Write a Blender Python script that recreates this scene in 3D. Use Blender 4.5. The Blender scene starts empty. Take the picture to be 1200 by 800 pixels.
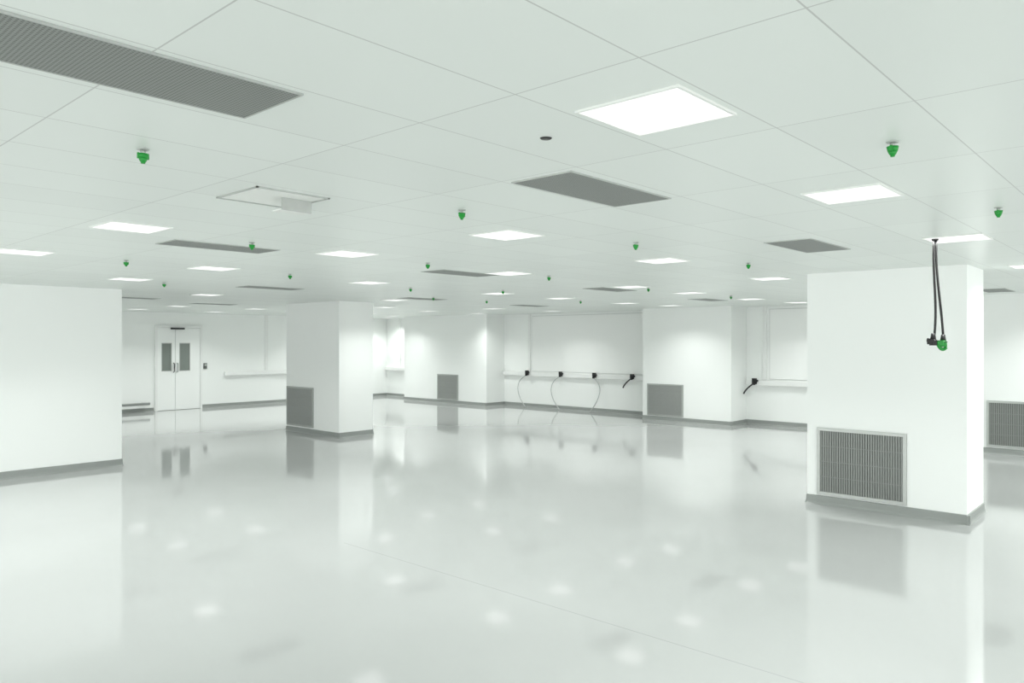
import bpy, bmesh, math, random
from mathutils import Vector, Matrix
random.seed(3)
scene = bpy.context.scene
H = 2.70          # ceiling height
EYE = 1.90

# ------------------------------------------------------------ materials
def new_mat(name):
    m = bpy.data.materials.new(name); m.use_nodes = True
    return m, m.node_tree.nodes, m.node_tree.links, m.node_tree.nodes["Principled BSDF"]

def simple(name, col, rough=0.5, metal=0.0, noise=0.03, scale=6.0, bump=0.0):
    m, N, L, b = new_mat(name)
    tc = N.new("ShaderNodeTexCoord"); nz = N.new("ShaderNodeTexNoise")
    nz.inputs["Scale"].default_value = scale; nz.inputs["Detail"].default_value = 4
    L.new(tc.outputs["Object"], nz.inputs["Vector"])
    mr = N.new("ShaderNodeMapRange")
    mr.inputs["To Min"].default_value = 1 - noise; mr.inputs["To Max"].default_value = 1 + noise
    L.new(nz.outputs["Fac"], mr.inputs["Value"])
    mx = N.new("ShaderNodeVectorMath"); mx.operation = 'SCALE'
    mx.inputs[0].default_value = col
    L.new(mr.outputs["Result"], mx.inputs["Scale"])
    L.new(mx.outputs["Vector"], b.inputs["Base Color"])
    b.inputs["Roughness"].default_value = rough
    b.inputs["Metallic"].default_value = metal
    return m

M_wall = simple("wall_white_panel", (0.918, 0.94, 0.922), 0.6, 0, 0.006, 0.8)
M_trim = simple("white_trim", (0.86, 0.875, 0.858), 0.5)
M_panel = simple("glossy_white_wall_panel", (0.93, 0.945, 0.928), 0.3, 0, 0.005, 0.8)
M_joint = simple("panel_joint", (0.66, 0.68, 0.66), 0.5)
M_base = simple("grey_cove", (0.30, 0.32, 0.305), 0.4)
M_steel = simple("brushed_steel", (0.46, 0.48, 0.46), 0.35, 0.5, 0.08, 20)
M_slat = simple("grille_slat", (0.28, 0.295, 0.28), 0.45, 0.3, 0.1, 30)
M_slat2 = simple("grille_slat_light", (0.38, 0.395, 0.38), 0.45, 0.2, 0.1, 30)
M_dark = simple("grille_cavity", (0.12, 0.13, 0.12), 0.7)
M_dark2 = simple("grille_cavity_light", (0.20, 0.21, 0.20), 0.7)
M_black = simple("black_rubber", (0.012, 0.012, 0.012), 0.45)
M_green = simple("green_plastic", (0.007, 0.28, 0.032), 0.35)
M_chrome = simple("sprinkler_metal", (0.5, 0.52, 0.5), 0.35, 0.6)
M_cable = simple("grey_cable", (0.5, 0.52, 0.51), 0.5)
M_glass = simple("door_glass", (0.22, 0.25, 0.23), 0.08)
M_frame = simple("lamp_frame", (0.78, 0.80, 0.77), 0.4)

def math_node(N, L, op, a, b=None):
    n = N.new("ShaderNodeMath"); n.operation = op
    for i, v in enumerate((a, b)):
        if v is None: continue
        if isinstance(v, (int, float)): n.inputs[i].default_value = v
        else: L.new(v, n.inputs[i])
    return n.outputs[0]

def line_mask(N, L, coord, off, pitch, half):
    a = math_node(N, L, 'SUBTRACT', coord, off)
    a = math_node(N, L, 'DIVIDE', a, pitch)
    a = math_node(N, L, 'ADD', a, 0.5)
    a = math_node(N, L, 'FRACT', a)
    a = math_node(N, L, 'SUBTRACT', a, 0.5)
    a = math_node(N, L, 'ABSOLUTE', a)
    a = math_node(N, L, 'MULTIPLY', a, pitch)
    return math_node(N, L, 'LESS_THAN', a, half)

# ceiling : metal clip-in panels with sealed joints
m, N, L, b = new_mat("ceiling_panels")
tc = N.new("ShaderNodeTexCoord"); sp = N.new("ShaderNodeSeparateXYZ")
L.new(tc.outputs["Object"], sp.inputs[0])
mu = line_mask(N, L, sp.outputs[0], 0.87, 0.94, 0.0026)
mv = line_mask(N, L, sp.outputs[1], 0.69, 0.47, 0.0026)
mk = math_node(N, L, 'MAXIMUM', mu, mv)
fl = N.new("ShaderNodeCombineXYZ")
L.new(math_node(N, L, 'FLOOR', math_node(N, L, 'DIVIDE', math_node(N, L, 'SUBTRACT', sp.outputs[0], 0.87), 0.94)), fl.inputs[0])
L.new(math_node(N, L, 'FLOOR', math_node(N, L, 'DIVIDE', math_node(N, L, 'SUBTRACT', sp.outputs[1], 0.69), 0.47)), fl.inputs[1])
wn = N.new("ShaderNodeTexWhiteNoise"); wn.noise_dimensions = '3D'; L.new(fl.outputs[0], wn.inputs["Vector"])
mr = N.new("ShaderNodeMapRange"); mr.inputs["To Min"].default_value = 0.975; mr.inputs["To Max"].default_value = 1.02
L.new(wn.outputs["Value"], mr.inputs["Value"])
sc_ = N.new("ShaderNodeVectorMath"); sc_.operation = 'SCALE'; sc_.inputs[0].default_value = (0.735, 0.775, 0.745)
L.new(mr.outputs[0], sc_.inputs["Scale"])
mix = N.new("ShaderNodeMix"); mix.data_type = 'RGBA'
L.new(mk, mix.inputs["Factor"]); L.new(sc_.outputs[0], mix.inputs["A"])
mix.inputs["B"].default_value = (0.49, 0.51, 0.49, 1)
L.new(mix.outputs["Result"], b.inputs["Base Color"])
b.inputs["Roughness"].default_value = 0.33
M_ceil = m

# floor : glossy grey epoxy with a joint
m, N, L, b = new_mat("epoxy_floor")
tc = N.new("ShaderNodeTexCoord"); sp = N.new("ShaderNodeSeparateXYZ")
L.new(tc.outputs["Object"], sp.inputs[0])
j = math_node(N, L, 'LESS_THAN', math_node(N, L, 'ABSOLUTE', math_node(N, L, 'SUBTRACT', sp.outputs[0], 4.19)), 0.005)
j = math_node(N, L, 'MULTIPLY', j, math_node(N, L, 'LESS_THAN', sp.outputs[1], 5.95))
nz = N.new("ShaderNodeTexNoise"); nz.inputs["Scale"].default_value = 0.7; nz.inputs["Detail"].default_value = 5
L.new(tc.outputs["Object"], nz.inputs["Vector"])
cr = N.new("ShaderNodeMix"); cr.data_type = 'RGBA'
cr.inputs["A"].default_value = (0.415, 0.428, 0.42, 1); cr.inputs["B"].default_value = (0.45, 0.463, 0.455, 1)
L.new(nz.outputs["Fac"], cr.inputs["Factor"])
mix = N.new("ShaderNodeMix"); mix.data_type = 'RGBA'
L.new(j, mix.inputs["Factor"]); L.new(cr.outputs["Result"], mix.inputs["A"])
mix.inputs["B"].default_value = (0.36, 0.37, 0.365, 1)
L.new(mix.outputs["Result"], b.inputs["Base Color"])
b.inputs["Roughness"].default_value = 0.065
b.inputs["IOR"].default_value = 2.05
M_floor = m

# perforated grey metal
m, N, L, b = new_mat("perforated_metal")
tc = N.new("ShaderNodeTexCoord"); sp = N.new("ShaderNodeSeparateXYZ")
L.new(tc.outputs["Object"], sp.inputs[0])
a1 = line_mask(N, L, sp.outputs[0], 0, 0.012, 0.0030)
a2 = line_mask(N, L, sp.outputs[1], 0, 0.012, 0.0030)
mk = math_node(N, L, 'MULTIPLY', a1, a2)
mix = N.new("ShaderNodeMix"); mix.data_type = 'RGBA'; L.new(mk, mix.inputs["Factor"])
mix.inputs["A"].default_value = (0.23, 0.245, 0.23, 1); mix.inputs["B"].default_value = (0.085, 0.09, 0.085, 1)
L.new(mix.outputs["Result"], b.inputs["Base Color"])
b.inputs["Roughness"].default_value = 0.5; b.inputs["Metallic"].default_value = 0.1
M_perf = m

m, N, L, b = new_mat("led_diffuser")
b.inputs["Base Color"].default_value = (0.12, 0.12, 0.12, 1)
b.inputs["Roughness"].default_value = 0.5
b.inputs["Emission Color"].default_value = (0.99, 1.0, 0.985, 1)
b.inputs["Emission Strength"].default_value = 0.78
M_led = m

# ------------------------------------------------------------ mesh builder
class MB:
    def __init__(s, name):
        s.name = name; s.bm = bmesh.new(); s.mats = []
    def mi(s, mat):
        if mat not in s.mats: s.mats.append(mat)
        return s.mats.index(mat)
    def _fin(s, verts, mat, smooth=False):
        k = s.mi(mat); fs = set()
        for v in verts:
            for f in v.link_faces: fs.add(f)
        for f in fs: f.material_index = k; f.smooth = smooth
    def box(s, x0, x1, y0, y1, z0, z1, mat):
        r = bmesh.ops.create_cube(s.bm, size=1)
        for v in r['verts']:
            v.co = Vector((x0 + (v.co.x + .5) * (x1 - x0), y0 + (v.co.y + .5) * (y1 - y0), z0 + (v.co.z + .5) * (z1 - z0)))
        s._fin(r['verts'], mat)
    def cone(s, c, r1, r2, z0, z1, mat, seg=20, smooth=True, rot=None):
        r = bmesh.ops.create_cone(s.bm, cap_ends=True, segments=seg, radius1=r1, radius2=r2, depth=abs(z1 - z0))
        M = Matrix.Translation((c[0], c[1], (z0 + z1) / 2))
        bmesh.ops.transform(s.bm, matrix=M, verts=r['verts'])
        s._fin(r['verts'], mat, smooth)
    def tube(s, pts, rad, mat, seg=8):
        pts = [Vector(p) for p in pts]; rings = []
        for i, p in enumerate(pts):
            t = (pts[min(i + 1, len(pts) - 1)] - pts[max(i - 1, 0)]).normalized()
            a = Vector((0, 0, 1)) if abs(t.z) < .9 else Vector((1, 0, 0))
            n = t.cross(a).normalized(); q = t.cross(n)
            rings.append([s.bm.verts.new(p + rad * (math.cos(2 * math.pi * k / seg) * n + math.sin(2 * math.pi * k / seg) * q)) for k in range(seg)])
        k_ = s.mi(mat)
        for i in range(len(rings) - 1):
            for k in range(seg):
                f = s.bm.faces.new((rings[i][k], rings[i][(k + 1) % seg], rings[i + 1][(k + 1) % seg], rings[i + 1][k]))
                f.material_index = k_; f.smooth = True
        for rg in (rings[0], rings[-1]):
            f = s.bm.faces.new(rg); f.material_index = k_
    def poly_prism(s, prof, p0, p1, nrm, mat):
        """extrude profile [(out,z)] along p0->p1, 'out' measured along nrm"""
        n = Vector((nrm[0], nrm[1], 0)); k_ = s.mi(mat)
        A = [s.bm.verts.new(Vector((p0[0], p0[1], 0)) + n * o + Vector((0, 0, z))) for o, z in prof]
        B = [s.bm.verts.new(Vector((p1[0], p1[1], 0)) + n * o + Vector((0, 0, z))) for o, z in prof]
        fs = [s.bm.faces.new(A), s.bm.faces.new(B)]
        for i in range(len(prof)):
            jn = (i + 1) % len(prof)
            fs.append(s.bm.faces.new((A[i], A[jn], B[jn], B[i])))
        for f in fs: f.material_index = k_
    def done(s, origin=None, bevel=0):
        bm = s.bm
        bmesh.ops.recalc_face_normals(bm, faces=bm.faces)
        if origin is None:
            xs = [v.co.copy() for v in bm.verts]
            mn = Vector([min(c[i] for c in xs) for i in range(3)]); mx = Vector([max(c[i] for c in xs) for i in range(3)])
            origin = (mn + mx) / 2
        origin = Vector(origin)
        bmesh.ops.translate(bm, verts=bm.verts, vec=-origin)
        me = bpy.data.meshes.new(s.name); bm.to_mesh(me); bm.free()
        for m in s.mats: me.materials.append(m)
        o = bpy.data.objects.new(s.name, me); o.location = origin
        scene.collection.objects.link(o)
        if bevel:
            md = o.modifiers.new("bevel", 'BEVEL'); md.width = bevel; md.segments = 2; md.limit_method = 'ANGLE'
        return o

COVE = [(0.0005, 0.0), (0.035, 0.0), (0.020, 0.012), (0.014, 0.03), (0.012, 0.095), (0.0005, 0.10)]

# ------------------------------------------------------------ room shell
# near walls left out so added world fill light enters from behind the camera
U0, U1, V0, V1 = -4.0, 16.58, -5.0, 21.0
b_ = MB("floor"); b_.box(U0, U1, V0, V1, -0.1, 0, M_floor); b_.done((0, 0, 0))
b_ = MB("ceiling"); b_.box(U0, U1, V0, V1, H, H + 0.1, M_ceil); b_.done((0, 0, 0))
b_ = MB("wall_right"); b_.box(U1, U1 + .15, V0, V1, 0, H, M_wall)
def wall_panel(u, v0, v1, z0, z1):       # flush glossy panels set in the recesses
    b_.box(u - .010, u, v0, v1, z0, z1, M_joint)
    b_.box(u - .018, u - .008, v0 + .012, v1 - .012, z0 + .012, z1 - .012, M_panel)
wall_panel(U1, 10.20, 14.25, 1.04, 2.64)
wall_panel(U1, 4.2, 7.15, 1.04, 2.64)
b_.done((0, 0, 0))
b_ = MB("wall_far"); b_.box(U0, U1, V1, V1 + .15, 0, H, M_wall); b_.done((0, 0, 0))

def baseboard(name, segs):
    m_ = MB(name)
    for p0, p1, n in segs: m_.poly_prism(COVE, p0, p1, n, M_base)
    return m_.done((0, 0, 0))

# partition wall on the left
b_ = MB("wall_partition"); b_.box(U0, 4.52, 12.2, 13.9, 0, H, M_wall); b_.done((0, 0, 0))
baseboard("baseboard_partition", [((U0, 12.2), (4.52, 12.2), (0, -1)), ((4.52, 12.2), (4.52, 13.9), (1, 0))])

DOOR0, DOOR1 = 8.60, 9.95
baseboard("baseboard_far", [((U0, V1), (DOOR0, V1), (0, -1)), ((DOOR1, V1), (U1, V1), (0, -1))])
# blocks (encased columns) against right wall
blocks = [(15.8, U1, 7.7, 10.02), (15.8, U1, 15.36, 19.1)]
baseboard("baseboard_right", [((U1, 3.6), (U1, 7.7), (-1, 0)), ((U1, 10.02), (U1, 15.36), (-1, 0)), ((U1, 19.1), (U1, V1), (-1, 0)), ((U1, V0), (U1, -0.5), (-1, 0))])

def column(u0, u1, v0, v1):
    m_ = MB("column")
    m_.box(u0, u1, v0, v1, 0, H, M_wall)
    e = 0.035
    for p0, p1, n in (((u0, v0 - e), (u0, v1), (-1, 0)), ((u0 - e, v0), (u1, v0), (0, -1)),
                      ((u0, v1), (u1, v1), (0, 1)), ((u1, v0), (u1, v1), (1, 0))):
        if u1 >= U1 and n == (1, 0): continue
        m_.poly_prism(COVE, p0, p1, n, M_base)
    return m_.done()
column(8.95, 9.77, 1.75, 3.40)
column(8.67, 9.49, 12.47, 14.40)
for bl in blocks: column(*bl)
column(14.9, U1, -0.5, 3.6)

# ------------------------------------------------------------ return-air grilles (face looks to -u)
def grille(u, v0, v1, z0, z1, ms=M_slat, mdk=M_dark):
    m_ = MB("return_air_grille")
    fr = 0.035; u -= 0.001
    m_.box(u - .022, u, v0, v1, z0, z0 + fr, M_steel); m_.box(u - .022, u, v0, v1, z1 - fr, z1, M_steel)
    m_.box(u - .022, u, v0, v0 + fr, z0 + fr, z1 - fr, M_steel); m_.box(u - .022, u, v1 - fr, v1, z0 + fr, z1 - fr, M_steel)
    m_.box(u - .004, u, v0 + fr, v1 - fr, z0 + fr, z1 - fr, mdk)
    n = 34; w = (v1 - v0 - 2 * fr)
    for i in range(n):
        c = v0 + fr + w * (i + .5) / n
        m_.box(u - .016, u - .004, c - w / n * .33, c + w / n * .33, z0 + fr, z1 - fr, ms)
    for i in range(1, 4):
        z = z0 + fr + (z1 - z0 - 2 * fr) * i / 4
        m_.box(u - .018, u - .014, v0 + fr, v1 - fr, z - .004, z + .004, ms)
    for vv in (v0 + .017, v1 - .017):
        for zz in (z0 + .017, z1 - .017, (z0 + z1) / 2):
            m_.box(u - .025, u - .021, vv - .006, vv + .006, zz - .006, zz + .006, M_steel)
    return m_.done()
grille(8.95, 2.32, 3.28, 0.115, 0.895)
grille(8.67, 13.36, 14.36, 0.13, 0.95, M_slat2, M_dark2)
grille(15.8, 8.90, 9.88, 0.115, 0.88, M_slat2, M_dark2)
grille(15.8, 16.55, 17.48, 0.115, 0.89, M_slat2, M_dark2)
grille(14.9, 1.5, 2.62, 0.12, 0.90)

# ------------------------------------------------------------ ceiling air diffusers
def diffuser(u, v, du=0.91, dv=0.38):
    m_ = MB("ceiling_air_vent")
    x0, x1, y0, y1 = u - du / 2, u + du / 2, v - dv / 2, v + dv / 2
    f = .008; z = H
    m_.box(x0, x1, y0, y0 + f, z - .006, z, M_steel); m_.box(x0, x1, y1 - f, y1, z - .006, z, M_steel)
    m_.box(x0, x0 + f, y0 + f, y1 - f, z - .006, z, M_steel); m_.box(x1 - f, x1, y0 + f, y1 - f, z - .006, z, M_steel)
    m_.box(x0 + f, x1 - f, y0 + f, y1 - f, z - .004, z, M_perf)
    return m_.done()
for p in [(.89, 2.32), (3.245, 2.35), (6.32, 2.39), (6.12, 6.36), (9.57, 6.65), (13.2, 6.9), (3.04, 6.09), (5.88, 10.2),
          (5.5, 14.4), (13.8, 2.3), (9.3, 10.7), (12.7, 11.0), (7.6, 15.5), (.9, -1.5), (3.2, -1.5), (6.3, -1.5)]:
    diffuser(*p)

# ------------------------------------------------------------ ceiling LED panels
LD = bpy.data.lights.new("led_module", 'AREA')
LD.shape = 'SQUARE'; LD.size = 0.37; LD.energy = 13.0; LD.color = (0.975, 1.0, 0.98); LD.spread = math.radians(128)
def led(u, v, s=0.385):
    m_ = MB("ceiling_led_panel"); h = s / 2; f = .010
    m_.box(u - h - f, u + h + f, v - h - f, v - h, H - .008, H, M_frame); m_.box(u - h - f, u + h + f, v + h, v + h + f, H - .008, H, M_frame)
    m_.box(u - h - f, u - h, v - h, v + h, H - .008, H, M_frame); m_.box(u + h, u + h + f, v - h, v + h, H - .008, H, M_frame)
    m_.box(u - h, u + h, v - h, v + h, H - .006, H, M_led)
    o = m_.done()
    l = bpy.data.objects.new("led_module", LD); scene.collection.objects.link(l)
    l.parent = o; l.location = Vector((u, v, H - .012)) - o.location
    return o
for p in [(2.28, 1.39), (4.26, 1.375), (6.63, 1.36), (9.56, 1.25), (2.10, 5.50), (2.03, 7.74), (4.15, 3.82), (4.06, 5.71),
          (6.49, 3.89), (3.88, 7.92), (6.49, 5.94), (9.27, 3.98), (6.25, 8.29), (9.3, 6.1), (11.1, 6.15), (13.5, 6.2),
          (9.1, 8.6), (10.9, 8.7), (3.84, 10.1), (6.0, 12.5), (9.2, 11.4), (11.8, 1.4), (14.0, 1.4), (11.7, 3.95), (14.2, 4.0),
          (13.2, 8.8), (14.7, 8.6), (15.3, 6.0), (13.2, 12.6), (15.2, 12.4), (13.2, 15.0), (15.1, 15.0), (11, 14.0), (11, 16.5), (13.2, 17.5), (14.8, 18.5), (7.5, 17.0),
          (9.4, 17.0), (7.5, 19.3), (9.6, 19.5), (11.6, 19.0), (13.6, 19.9), (15.9, 20.1), (5.4, 17.0), (5.4, 19.5), (3, 17), (0, 17), (0, 7.8), (0, 10.1), (2.0, 10.1), (0, 5.6), (0, -1.2),  # two panels by the far right corner are added to brighten it
          (2.2, -1.2), (4.3, -1.2), (6.6, -1.2), (9.5, -1.2), (12, -1.5)]:
    led(*p)

# ------------------------------------------------------------ sprinklers
def sprinkler(u, v):
    m_ = MB("fire_sprinkler")
    m_.cone((u, v), .021, .025, H - .005, H, M_chrome)
    m_.cone((u, v), .009, .010, H - .022, H - .005, M_chrome, 12)
    m_.cone((u, v), .019, .023, H - .038, H - .020, M_green)
    m_.cone((u, v), .012, .019, H - .052, H - .038, M_green)
    for a in (-1, 1):
        m_.box(u + a * .020 - .003, u + a * .020 + .003, v - .005, v + .005, H - .041, H - .017, M_green)
    m_.cone((u, v), .008, .010, H - .060, H - .052, M_green, 12)
    return m_.done()
for p in [(1.284, 3.24), (3.255, .896), (5.275, .867), (3.18, 3.30), (5.17, 3.344), (7.29, 3.366), (3.085, 5.64), (2.93, 7.80),
          (5.09, 5.78), (4.83, 7.94), (7.08, 5.82), (9.65, 6.02), (7.27, 8.64), (9.08, 10.16), (8.6, 8.0), (4.4, 10.4), (11.8, 8.9), (10.5, 10.2), (12.4, 3.4), (12.3, 6.0)]:
    sprinkler(*p)

# small ceiling hole, drawn as raised black discs
m_ = MB("ceiling_hole_disc"); m_.cone((2.28, 1.89), .020, .024, H - .004, H, M_black, 24)
m_.cone((2.28, 1.89), .010, .012, H - .006, H - .004, M_dark, 16); m_.done()

# opened lamp hatch
m_ = MB("open_ceiling_hatch")
hu, hv, hs = 2.2, 3.79, 0.22
for (a, b2, c, d) in ((hu - hs, hu + hs, hv - hs, hv - hs + .010), (hu - hs, hu + hs, hv + hs - .010, hv + hs), (hu - hs, hu - hs + .010, hv - hs, hv + hs), (hu + hs - .010, hu + hs, hv - hs, hv + hs)):
    m_.box(a, b2, c, d, H - .008, H, M_steel)
m_.box(hu - hs + .010, hu + hs - .010, hv - hs + .010, hv + hs - .010, H - .003, H, M_frame)
m_.box(hu + .02, hu + hs - .012, hv - .06, hv - .05, H - .07, H - .003, M_steel)
m_.box(hu + .02, hu + hs - .012, hv - .05, hv + .04, H - .07, H - .064, M_frame)
m_.done()

# ------------------------------------------------------------ hanging cables
def bez(p0, p1, p2, p3, n=16):
    P = [Vector(p) for p in (p0, p1, p2, p3)]; o = []
    for i in range(n + 1):
        t = i / n; o.append((1 - t) ** 3 * P[0] + 3 * (1 - t) ** 2 * t * P[1] + 3 * (1 - t) * t * t * P[2] + t ** 3 * P[3])
    return o
cu, cv = 6.52, 1.49
m_ = MB("hanging_power_cable")
R = Vector((.672, -.740, 0))
c0 = Vector((cu, cv, H - .006))
m_.cone((cu, cv), .022, .026, H - .018, H - .006, M_black, 16)
m_.tube(bez(c0 - R * .010, c0 + Vector((0, 0, -.3)) - R * .02, c0 + Vector((0, 0, -.5)) + R * .02, c0 + Vector((0, 0, -.74)) - R * .005), .009, M_black)
m_.tube(bez(c0 + R * .010, c0 + Vector((0, 0, -.3)) + R * .0, c0 + Vector((0, 0, -.5)) + R * .05, c0 + Vector((0, 0, -.75)) + R * .062), .009, M_black)
def plug(m_, p, mat1, mat2, tilt=1):
    m_.cone((p.x, p.y), .022, .014, p.z - .05, p.z, mat1, 14)
    m_.cone((p.x, p.y), .029, .026, p.z - .095, p.z - .05, mat2, 14)
    m_.box(p.x - .035, p.x + .012, p.y - .012, p.y + .035, p.z - .085, p.z - .045, mat2)
    m_.cone((p.x, p.y), .030, .030, p.z - .062, p.z - .054, mat1, 14)
plug(m_, c0 + Vector((0, 0, -.73)) - R * .015, M_black, M_black)
plug(m_, c0 + Vector((0, 0, -.74)) + R * .062, M_black, M_green)
m_.tube(bez(c0 + Vector((0, 0, -.80)) + R * .02, c0 + Vector((0, 0, -.85)) + R * .03, c0 + Vector((0, 0, -.87)) + R * .06, c0 + Vector((0, 0, -.84)) + R * .085), .014, M_green)
m_.tube(bez(c0 + Vector((0, 0, -.78)) - R * .02, c0 + Vector((0, 0, -.81)) - R * .05, c0 + Vector((0, 0, -.80)) - R * .06, c0 + Vector((0, 0, -.77)) - R * .05), .012, M_black)
m_.done()

# ------------------------------------------------------------ wall trunking + sockets
def trunk(name, p0, p1, n):
    m_ = MB(name)
    m_.poly_prism([(0.0005, .90), (.10, .90), (.11, .91), (.11, 1.01), (.10, 1.02), (.0005, 1.02)], p0, p1, n, M_trim)
    return m_.done()
trunk("wall_cable_trunking", (U1, 10.06), (U1, 15.32), (-1, 0))
trunk("wall_cable_trunking", (U1, 3.7), (U1, 7.66), (-1, 0))
trunk("wall_cable_trunking", (U1, 19.15), (U1, 20.95), (-1, 0))
trunk("wall_cable_trunking", (10.6, V1), (15.8, V1), (0, -1))

def socket(v, cable=True, side=1):
    m_ = MB("industrial_socket")
    u = U1 - .1115
    m_.box(u - .05, u, v - .05, v + .05, .93, 1.06, M_black)
    m_.cone((u - .06, v), .035, .03, .91, .98, M_black, 12)
    m_.box(u - .09, u - .02, v - .09, v - .03, .98, 1.03, M_black)
    if cable:
        p = Vector((u - .06, v, .92))
        m_.tube(bez(p, p + Vector((-.05, side * .35, -.15)), p + Vector((-.1, side * .35, -.5)), Vector((u - .15, v - side * .05, .02)), 24), .013, M_cable, 6)
    else:
        p = Vector((u - .06, v, .95))
        m_.tube(bez(p, p + Vector((-.05, .1, -.1)), p + Vector((-.05, .15, -.12)), p + Vector((-.05, .22, -.25))), .018, M_black, 6)
    m_.done()
socket(14.35); socket(13.1); socket(11.95, True, -1); socket(10.75, False)
socket(7.45, False)

def conduit(p, n):
    m_ = MB("wall_conduit")
    q = (p[0] + n[1] * .09, p[1] + n[0] * .09)
    m_.poly_prism([(0.0005, 1.03), (.03, 1.03), (.03, H - .001), (.0005, H - .001)], p, q, n, M_trim)
    for z in (1.3, 1.9, 2.5):
        m_.poly_prism([(0.0005, z), (.036, z), (.036, z + .03), (.0005, z + .03)], (p[0] - n[1] * .01, p[1] - n[0] * .01), (q[0] + n[1] * .01, q[1] + n[0] * .01), n, M_trim)
    m_.done()
conduit((U1, 14.4), (-1, 0)); conduit((U1, 7.3), (-1, 0)); conduit((12.0, V1), (0, -1))
conduit((U1, 20.3), (-1, 0))

# ------------------------------------------------------------ double door
m_ = MB("door_1"); y = V1 - .001
m_.box(8.62, 8.68, y - .06, y, 0, 2.28, M_trim); m_.box(9.87, 9.93, y - .06, y, 0, 2.28, M_trim); m_.box(8.62, 9.93, y - .06, y, 2.28, 2.34, M_trim)
def leaf(x0, x1, w0, w1):
    yy0, yy1 = y - .045, y - .005
    m_.box(x0, w0, yy0, yy1, .01, 2.27, M_wall); m_.box(w1, x1, yy0, yy1, .01, 2.27, M_wall)
    m_.box(w0, w1, yy0, yy1, .01, 1.08, M_wall); m_.box(w0, w1, yy0, yy1, 1.86, 2.27, M_wall)
    m_.box(w0, w1, y - .03, y - .02, 1.08, 1.86, M_glass)
    f = .02
    for a in ((w0, w0 + f, 1.08, 1.86), (w1 - f, w1, 1.08, 1.86), (w0, w1, 1.08, 1.08 + f), (w0, w1, 1.86 - f, 1.86)):
        m_.box(a[0], a[1], y - .05, y - .01, a[2], a[3], M_steel)
leaf(8.685, 9.165, 8.79, 9.07); leaf(9.175, 9.865, 9.28, 9.58)
m_.tube([(9.12, y - .05, 1.05), (9.12, y - .10, 1.07), (9.12, y - .10, 1.28), (9.12, y - .05, 1.30)], .014, M_black)
m_.tube([(9.22, y - .05, 1.05), (9.22, y - .10, 1.07), (9.22, y - .10, 1.28), (9.22, y - .05, 1.30)], .014, M_steel)
m_.box(9.03, 9.40, y - .12, y - .061, 2.235, 2.28, M_black)
m_.box(9.99, 10.08, y - .035, y, 1.12, 1.28, M_dark); m_.box(10.0, 10.07, y - .04, y - .035, 1.2, 1.26, M_steel)
m_.done()
m_ = MB("bumper_rail")
m_.tube([(5.5, V1 - .12, .22), (8.45, V1 - .12, .22)], .035, M_base, 10)
for uu in (5.7, 7.0, 8.3):
    m_.box(uu - .03, uu + .03, V1 - .12, V1 - .001, .19, .25, M_base); 
m_.done()

# ------------------------------------------------------------ world + camera
w = bpy.data.worlds.new("world"); scene.world = w; w.use_nodes = True
w.node_tree.nodes["Background"].inputs[0].default_value = (0.975, 1.0, 0.985, 1)
w.node_tree.nodes["Background"].inputs[1].default_value = 1.9  # added ambient fill, enters where the near walls are left out
cd = bpy.data.cameras.new("camera"); cam = bpy.data.objects.new("camera", cd); scene.collection.objects.link(cam)
cam.location = (0, 0, EYE)
cam.rotation_euler = (math.radians(90), 0, -math.atan2(.740, .672))
cd.sensor_width = 36; cd.lens = 881 / 1200 * 36; cd.clip_start = .05
scene.camera = cam
scene.view_settings.view_transform = 'Standard'
scene.view_settings.look = 'None'
scene.view_settings.exposure = 0.5
